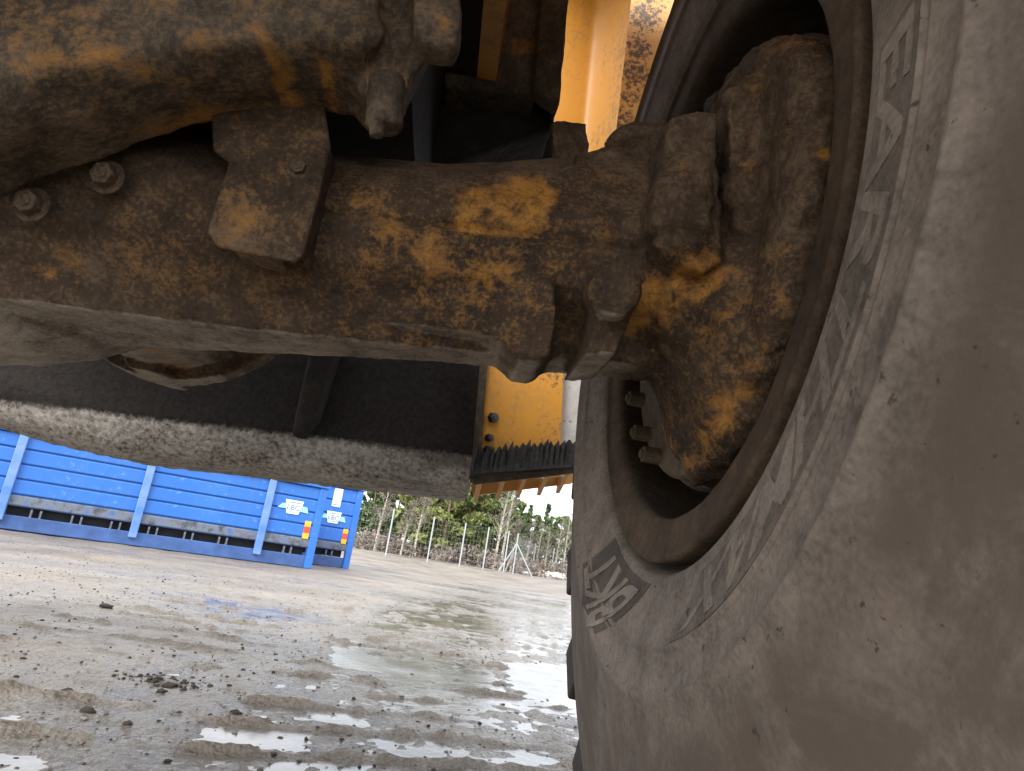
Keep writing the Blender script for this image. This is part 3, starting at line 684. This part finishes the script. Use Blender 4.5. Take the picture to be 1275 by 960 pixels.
# ------------------------------------------------------------------ blue containers
t = NT('blue_container_paint'); n1 = t.noise(1.5, 6, .6); n2 = t.noise(12, 8, .7); sep = t.t.nodes.new('ShaderNodeSeparateXYZ')
geo = t.t.nodes.new('ShaderNodeNewGeometry'); t.link(geo.outputs['Position'], sep.inputs[0])
c = t.mix(t.math('MULTIPLY', t.ss(.4, .7, n1), .4), (.022, .140, .50), (.060, .205, .56))
c = t.mix(t.math('MULTIPLY', t.ss(.56, .70, n2), .5), c, (.24, .31, .42))
c = t.mix(t.math('MULTIPLY', t.ss(.54, .66, t.noise(7, 6, .7, stretch=(1, 1, .2))), .45), c, (.10, .15, .26))
c = t.mix(t.math('MULTIPLY', t.ss(.66, .72, t.noise(5, 8, .7)), .8), c, (.16, .08, .045))
M['blue'] = t.set(c, .45, n2, .003, .4)
t = NT('scuffed_grey_blue'); n2 = t.noise(6, 8, .7)
M['scuff'] = t.set(t.ramp(n2, [(.36, (.05, .055, .07)), (.5, (.14, .16, .20)), (.64, (.05, .12, .30))]), .6, n2, .003, .4)
t = NT('rail_paint'); n2 = t.noise(3, 8, .7)
M['rail'] = t.set(t.ramp(n2, [(.35, (.03, .07, .20)), (.6, (.05, .12, .33))]), .55, n2, .003, .4)
t = NT('post_paint'); n2 = t.noise(14, 8, .75)
M['post'] = t.set(t.mix(t.ss(.60, .68, n2), t.ramp(t.noise(4, 4, .6), [(.35, (.07, .19, .48)), (.65, (.17, .28, .52))]), (.18, .10, .06)), .5, n2, .003, .4)
def flat(name, col, rough=.5):
    t = NT(name); n = t.noise(40, 4, .6); return t.set(t.mix(t.math('MULTIPLY', n, .25), col, tuple(q*.7 for q in col)), rough)
M['white'] = flat('sticker_white', (.80, .83, .85)); M['ltblue'] = flat('sticker_light_blue', (.30, .62, .85)); M['ink'] = flat('sticker_ink', (.12, .22, .42))
M['ref_y'] = flat('yellow_reflector', (.90, .45, .02), .3); M['ref_r'] = flat('red_reflector', (.80, .07, .02), .3); M['dark'] = flat('gap_shade', (.012, .012, .014), .8)

def container(corner, dirv, H, L, posts, label, emblem_s, sign=None):
    """corner = lower right corner on the ground (camera-relative), dirv = unit vector along the wall to the left"""
    root = empty('container', corner+A([0, 0, CH])); tag(root, label, 'container', 'blue containers at the yard edge')
    d = A([dirv[0], dirv[1], 0.]); nrm = A([d[1], -d[0], 0.])
    if nrm[1] > 0: nrm = -nrm                       # towards the camera
    def bx(name, s0, s1, z0, z1, o0, o1, mat, parent=root, bev=.01):
        mb = MB(); mb.box((0, 0, 0), (1, 1, 1)); v = A(mb.v)
        v = A([corner+d*(s0+(s1-s0)*q[0])+nrm*(o0+(o1-o0)*q[1])+A([0, 0, z0+(z1-z0)*q[2]]) for q in v])
        o = mk(name, v, mb.f, mat, parent, corner+d*s0+A([0, 0, CH+z0])); fixn(o)
        if bev:
            m = o.modifiers.new('b', 'BEVEL'); m.width = bev; m.segments = 2
        return o
    W = 1.9
    bx('inner_box', .05, L-.05, .301, H-.04, -W, -.035, M['blue'], bev=0)
    lo, hi = .30, H-.02; n = 5; zb = .30
    hgt = [.14]+[(H-.06-.44)/4]*4
    z = .30
    for i, h in enumerate(hgt):
        bx('panel', .07, L-.07, z+.008, z+h-.008, -.034, .0 if i else -.004, M['scuff'] if i == 0 else M['blue'], bev=.014); z += h
    bx('top_rail', -.05, L+.02, H-.06, H, -.06, .045, M['blue'])
    bx('corner_post', -.02, .09, .02, H-.062, -.08, .02, M['blue'])
    for s in posts: bx('post', s-.045, s+.055, .12, H-.064, -.03, .05, M['post'])
    bx('skid_rail', .06, L, .02, .19, -.10, -.02, M['rail']); bx('skid_rail', .06, L, .02, .19, -W+.1, -W+.2, M['rail'])
    bx('underfloor_shade', .12, L-.1, .192, .30, -W+.2, -.14, M['dark'], bev=0)  # near-black block paints the shade in the gap under the floor
    s = .30
    while s < min(L, 6):
        if min([abs(s-q) for q in posts]+[9]) > .12: bx('roller_bracket', s, s+.022, .19, .285, -.1, -.03, M['scuff'], bev=0); bx('roller_bracket', s+.10, s+.122, .19, .285, -.1, -.03, M['scuff'], bev=0)
        s += .44
    ze = .30+.14
    for k, mt in enumerate((M['ref_y'], M['ref_r'], M['ref_y'])): bx('reflector', .115, .205, ze-.015+k*.085, ze+.065+k*.085, .0005, .009, mt, bev=.003)
    # white winged emblem with lettering
    s0 = emblem_s; zc = ze+.40; k = 1.0
    def poly(name, pts, off, mat):
        v = [corner+d*(s0-k*q[0])+nrm*off+A([0, 0, zc+k*q[1]]) for q in pts]; v2 = [p-nrm*.003 for p in v]; n = len(pts)
        o = mk(name, v+v2, [tuple(range(n)), tuple(range(n, 2*n))[::-1]]+[(i, n+i, n+(i+1) % n, (i+1) % n) for i in range(n)], mat, root, corner+d*s0+A([0, 0, zc+CH])); fixn(o); return o
    e = poly('emblem', [(-.13, .095), (.13, .095), (.115, .02), (.085, -.10), (-.085, -.10), (-.115, .02)], .012, M['white'])
    poly('emblem_wing', [(-.225, -.035), (-.10, -.035), (-.11, .035), (-.165, .035)], .011, M['ltblue'])
    poly('emblem_wing', [(.225, -.06), (.10, -.05), (.11, .03), (.19, .025)], .011, M['ltblue'])
    cu = bpy.data.curves.new('t', 'FONT'); cu.body = 'LBC'; cu.extrude = .001; cu.size = .11; cu.align_x = 'CENTER'; cu.offset = .001
    to = bpy.data.objects.new('t', cu); COL.objects.link(to); bpy.context.view_layer.update()
    me = bpy.data.meshes.new_from_object(to.evaluated_get(bpy.context.evaluated_depsgraph_get())); bpy.data.objects.remove(to)
    co = co_of(me); v = [corner+d*(s0-q[0])+nrm*(.0135+q[2])+A([0, 0, zc-.045+q[1]]) for q in co]
    mk('emblem_lettering', v, [list(p.vertices) for p in me.polygons], M['ink'], root, corner+d*s0+A([0, 0, zc+CH]))
    poly('emblem_line', [(-.09, .068), (.09, .068), (.09, .056), (-.09, .056)], .0145, M['ink'])
    poly('emblem_line', [(-.06, -.066), (.06, -.066), (.06, -.074), (-.06, -.074)], .0145, M['ink'])
    if sign: 
        g = bx('notice', sign-.075, sign+.075, H-.40, H-.085, .002, .010, M['white'], bev=.002)
        bx('notice_line', sign-.05, sign+.05, H-.375, H-.36, .0095, .012, M['ink'], bev=0)
    return root
GZ0 = -CH
c1 = PZ(385, 710, GZ0); c1b = PZ(0, 660, GZ0); dv = (c1b-c1)/np.linalg.norm(c1b-c1)
def s_on(px, py):
    """distance along the wall where a photo column meets it"""
    r = ray(px, py); n = A([dv[1], -dv[0], 0]); p = r*(np.dot(n, c1)/np.dot(n, r)); return float(np.dot(p-c1, dv))
posts = [s_on(330, 645), s_on(178, 622), s_on(18, 585)]
posts.append(posts[-1]+1.45)
container(c1, dv, 1.235, 6.2, posts, 'long blue container with three pale ribs in view, the nearer one', s_on(362, 647))
c2 = PZ(432, 710, GZ0); c2[2] = GZ0
container(c2+A([0, 0, .0]), dv, 1.42, 5.0, [1.3, 2.8, 4.2], 'blue container standing behind the long one, with a white notice', .42, .42)

# ------------------------------------------------------------------ fence, trees, far things
M['galv'] = flat('galvanised_steel', (.40, .42, .43), .5)
fence = empty('wire_fence', (0, 24, .1)); tag(fence, 'wire mesh fence with thin galvanised posts before the trees', 'fence')
fx = [(380, 22.), (432, 22.), (478, 22.3), (531, 23.2), (572, 24.), (602, 24.8), (628, 25.6), (640, 25.9)]
tops = []
for i, (x, Y) in enumerate(fx):
    r = ray(x, 703); X = r[0]/r[1]*Y; zg = float(ground_h(A([X]), A([Y]))[0])-CH
    mb = MB(); mb.cyl((X, Y, zg-.05), (X, Y, zg+1.48), .024, .024, 8); mk('post', mb.v, mb.f, M['galv'], fence, (X, Y, zg+CH)); tops.append(A([X, Y, zg]))
e = tops[-1]
for dx, dy in ((-.55, .05), (.75, .1), (-.25, .6)):
    mb = MB(); mb.cyl(e+A([dx, dy, -.02]), e+A([0, 0, 1.1]), .025, .025, 8); mk('brace', mb.v, mb.f, M['galv'], fence, e+A([dx, dy, CH]))
far_posts = [(662, 34.), (686, 36.), (700, 38.)]
prev = e
for x, Y in far_posts:
    r = ray(x, 715); X = r[0]/r[1]*Y; zg = float(ground_h(A([X]), A([Y]))[0])-CH
    mb = MB(); mb.cyl((X, Y, zg-.05), (X, Y, zg+1.5), .028, .028, 8); mk('post', mb.v, mb.f, M['galv'], fence, (X, Y, zg+CH)); tops.append(A([X, Y, zg]))
for k in range(len(tops)-1):
    mb = MB(); a, b = tops[k], tops[k+1]
    for z in np.linspace(.1, 1.42, 9): mb.cyl(a+A([0, 0, z]), b+A([0, 0, z]), .0016, .0016, 3)
    n = int(np.linalg.norm(b-a)/.16)
    for j in range(1, n): c = a+(b-a)*j/n; mb.cyl(c+A([0, 0, .1]), c+A([0, 0, 1.42]), .0013, .0013, 3)
    mk('wire_mesh', mb.v, mb.f, M['galv'], fence, a+A([0, 0, CH]))

def leafmat(name, a, b):
    t = NT(name); n = t.noise(2.5, 4, .6); n2 = t.noise(9, 3, .6)
    c = t.ramp(t.math('ADD', t.math('MULTIPLY', n, .6), t.math('MULTIPLY', n2, .4)), [(.35, a), (.65, b)]); return t.set(c, .7)
M['pine'] = leafmat('pine_needles', (.065, .115, .030), (.205, .280, .075)); M['spruce'] = leafmat('spruce_needles', (.045, .082, .034), (.135, .190, .068))
M['twig'] = leafmat('bare_twigs', (.11, .085, .065), (.24, .20, .165)); M['olive'] = leafmat('olive_needles', (.115, .140, .04), (.27, .29, .09))
t = NT('pine_bark'); n = t.noise(12, 6, .6); M['bark'] = t.set(t.ramp(n, [(.4, (.11, .075, .05)), (.6, (.26, .185, .12))]), .85, n, .01)
t = NT('birch_bark'); n = t.noise(9, 6, .6, stretch=(1, 1, 3)); M['birch'] = t.set(t.ramp(n, [(.36, (.10, .085, .07)), (.5, (.42, .38, .31)), (.7, (.55, .50, .43))]), .8)
def leaf_cloud(r, centers, radii, n, size):
    k = r.integers(0, len(centers), n); c = A(centers)[k]; rr = A(radii)[k]
    d = r.normal(size=(n, 3)); d /= np.linalg.norm(d, axis=1)[:, None]; p = c+d*rr[:, None]*(r.uniform(0, 1, n)**.45)[:, None]*A([1, 1, .62])
    a = r.normal(size=(n, 3)); a /= np.linalg.norm(a, axis=1)[:, None]; b = np.cross(a, r.normal(size=(n, 3))); b /= np.linalg.norm(b, axis=1)[:, None]
    s = size*r.uniform(.6, 1.4, n)[:, None]
    V = np.stack([p-a*s-b*s*.35, p+a*s-b*s*.25, p+a*s*.7+b*s*.4, p-a*s*.6+b*s*.35], 1).reshape(-1, 3)
    return V, np.arange(n*4).reshape(-1, 4).tolist()
def tree(kind, X, Y, H, seed, label, group):
    r = np.random.default_rng(seed); zg = float(ground_h(A([X]), A([Y]))[0])-CH
    root = empty({'pine': 'pine_tree', 'spruce': 'spruce_tree', 'birch': 'birch_tree', 'olive': 'pine_tree'}[kind], (X, Y, zg+CH)); tag(root, label, 'tree', group)
    base = A([X, Y, zg]); lean = r.normal(0, .02, 2)*H
    if kind == 'birch': lean += A([.05*H, 0])
    mb = MB(); tr = H*.012+.02; secs = []
    for j in range(6):
        u = j/5; c = base+A([lean[0]*u*u, lean[1]*u*u, H*(.97 if kind != 'birch' else 1)*u-.05]); rr = tr*(1-.85*u)
        secs.append([c+A([rr*math.cos(q), rr*math.sin(q), 0]) for q in np.linspace(0, 2*math.pi, 8)[:-1]])
    mb.loft(secs); cen = []; rad_ = []
    if kind in ('pine', 'olive'):
        for j in range(30):
            u = r.uniform(.12, 1.0); w = H*.22*(1-.72*(abs(u-.5)/.5)**2.2); a = r.uniform(0, 6.28); q = base+A([lean[0]*u*u+w*math.cos(a), lean[1]*u*u+w*math.sin(a), H*u])
            cen.append(q); rad_.append(H*r.uniform(.05, .095))
            mb.cyl(base+A([lean[0]*u*u, lean[1]*u*u, H*u*.93]), q, .014, .006, 4)
        v, f = leaf_cloud(r, cen, rad_, 3400, .135)
    elif kind == 'spruce':
        for j in range(90):
            u = r.uniform(.06, 1.0); w = H*.19*(1-u)**.9*r.uniform(.5, 1.05); a = r.uniform(0, 6.28); q = base+A([w*math.cos(a), w*math.sin(a), H*u-.15*w])
            cen.append(q); rad_.append(H*(.022+.04*(1-u)))
            if j % 3 == 0: mb.cyl(base+A([0, 0, H*u]), q, .012, .005, 4)
        v, f = leaf_cloud(r, cen, rad_, 3200, .115)
    else:
        for j in range(44):
            u = r.uniform(.28, .96); a = r.uniform(0, 6.28); ln = H*r.uniform(.08, .2)*(1.15-u); p0 = base+A([lean[0]*u*u, lean[1]*u*u, H*u]); q = p0+A([ln*math.cos(a), ln*math.sin(a), ln*1.3])
            mb.cyl(p0, q, .010, .004, 4); cen.append(q); rad_.append(H*.055)
        v, f = leaf_cloud(r, cen, rad_, 900, .030)
    mk('trunk', mb.v, mb.f, M['birch' if kind == 'birch' else 'bark'], root, base+A([0, 0, CH]))
    mk('crown', v, f, M['twig' if kind == 'birch' else kind], root, base+A([0, 0, H*.5+CH]))
def txY(px, Y): r = ray(px, 700); return r[0]/r[1]*Y
T = [('spruce', 452, 34, 3.9), ('spruce', 470, 36, 4.3), ('birch', 463, 27, 2.9), ('pine', 492, 35, 4.6), ('birch', 497, 28, 2.3), ('pine', 508, 38, 5.0), ('olive', 521, 31, 4.2), ('birch', 513, 28, 2.8), ('pine', 538, 36, 5.0), ('olive', 548, 31, 4.1), ('pine', 562, 34, 4.9), ('spruce', 556, 40, 5.6), ('pine', 580, 33, 4.8), ('pine', 594, 34, 5.2),
     ('spruce', 604, 38, 5.0), ('pine', 609, 33, 3.9), ('birch', 616, 30, 4.1), ('birch', 624, 31, 4.6), ('spruce', 630, 42, 3.9), ('spruce', 640, 48, 4.2), ('birch', 637, 31, 2.3), ('spruce', 652, 50, 4.2), ('birch', 655, 40, 3.2), ('spruce', 664, 52, 3.8), ('birch', 668, 42, 3.1), ('spruce', 674, 50, 4.5), ('birch', 679, 44, 3.0), ('spruce', 686, 52, 3.6), ('birch', 692, 42, 3.6), ('birch', 702, 44, 4.2), ('birch', 712, 43, 4.6), ('spruce', 700, 55, 3.9),
     ('pine', 478, 41, 4.7), ('olive', 575, 32, 3.2), ('spruce', 530, 43, 4.8), ('spruce', 618, 44, 3.8),
     ('spruce', 446, 44, 5.2), ('spruce', 461, 47, 5.0), ('pine', 483, 48, 5.6), ('spruce', 500, 47, 5.9), ('pine', 517, 50, 6.0), ('spruce', 545, 50, 6.2), ('pine', 570, 48, 6.0), ('spruce', 590, 52, 6.3), ('pine', 602, 50, 5.6), ('spruce', 646, 58, 4.4), ('pine', 660, 60, 4.1), ('spruce', 680, 62, 4.6), ('pine', 695, 60, 4.2), ('spruce', 708, 58, 4.3)]
LB = {'pine': 'green pine behind the wire fence, the %s green pine from the left', 'spruce': 'dark narrow spruce behind the fence, the %s spruce from the left', 'birch': 'slim bare birch with pale trunk, the %s birch from the left', 'olive': 'yellowish green young pine near the fence, the %s such from the left'}
ORD = 'first second third fourth fifth sixth seventh eighth ninth tenth eleventh twelfth thirteenth fourteenth fifteenth sixteenth seventeenth eighteenth nineteenth twentieth twenty-first twenty-second twenty-third twenty-fourth'.split()
cnt = {}
for i, (k, px, Y, H) in enumerate(sorted(T, key=lambda q: q[1])):
    H *= {'pine': 1.22, 'olive': 1.2, 'spruce': 1.1, 'birch': 1.0}[k]
    n = cnt.get(k, 0); cnt[k] = n+1
    tree(k, txY(px, Y), Y, H, 100+i, LB[k] % ORD[n], {'pine': 'green pines behind the fence', 'spruce': 'dark spruces behind the fence', 'birch': 'bare birches behind the fence', 'olive': 'yellowish young pines behind the fence'}[k])
# dry undergrowth under the trees
r = np.random.default_rng(5); cen = []; rd = []
for k in range(420):
    Y = r.uniform(26, 60); X = r.uniform(-.32, .32)*Y; q = r.uniform(.3, .9); cen.append((X, Y, float(ground_h(A([X]), A([Y]))[0])-CH+q*.6)); rd.append(q)
v, f = leaf_cloud(r, cen, rd, 34000, .075); tag(mk('undergrowth', v, f, M['twig'], None, (0, 35, 0)), 'dry brown undergrowth below the trees', kind='stuff')
# pale rocks by the fence end
t = NT('pale_rock'); n = t.noise(5, 6, .6); M['rock'] = t.set(t.ramp(n, [(.35, (.30, .28, .25)), (.6, (.66, .64, .61))]), .8, n, .03)
r = np.random.default_rng(12); rp = empty('rock_pile', (txY(690, 30.), 30., .15)); tag(rp, 'pile of pale rocks near the end of the fence', 'rocks')
for k in range(14):
    s = r.uniform(.12, .30); c = A([txY(r.uniform(672, 712), 30.), 30+r.uniform(-.5, .5), -CH+.20+s*.35])
    if k < 2: c[0] = txY(656+6*k, 30.); s = .14; c[2] = -CH+.26
    q = icv2*(1+.22*r.uniform(-1, 1, (len(icv2), 1)))*A([s*1.3, s, s*.62])+c; mk('rock', q, icf2, M['rock'], rp, c+A([0, 0, CH]))

# larger clods that can be picked out on the near ground
for k, (px, py, s, lb) in enumerate(((110, 882, .013, 'flat black soil clod, the largest on the near left ground'), (83, 862, .010, 'dark clod up and left of the largest black clod'), (295, 880, .011, 'long flat dark clod lying alone on the grey mud'),
        (202, 858, .010, 'reddish dark clod at the foot of the soil heap'), (213, 849, .014, 'grey brown clod crowning the small soil heap'), (160, 897, .008, 'small round dark clod nearest the bottom left tracks'), (132, 757, .022, 'dark clod alone on the pale ground in front of the long container'))):
    c = PZ(px, py, -CH+.012); c[2] = float(ground_h(A([c[0]]), A([c[1]]))[0])-CH+s*.3
    rr = np.random.default_rng(40+k); q = icv2*(1+.25*rr.uniform(-1, 1, (len(icv2), 1)))*A([s*1.5, s, s*.7])+c
    tag(mk('dirt_clod', q, icf2, M['soil'], None, c+A([0, 0, CH]), smooth=True), lb, 'clod', 'clods lying on the yard')
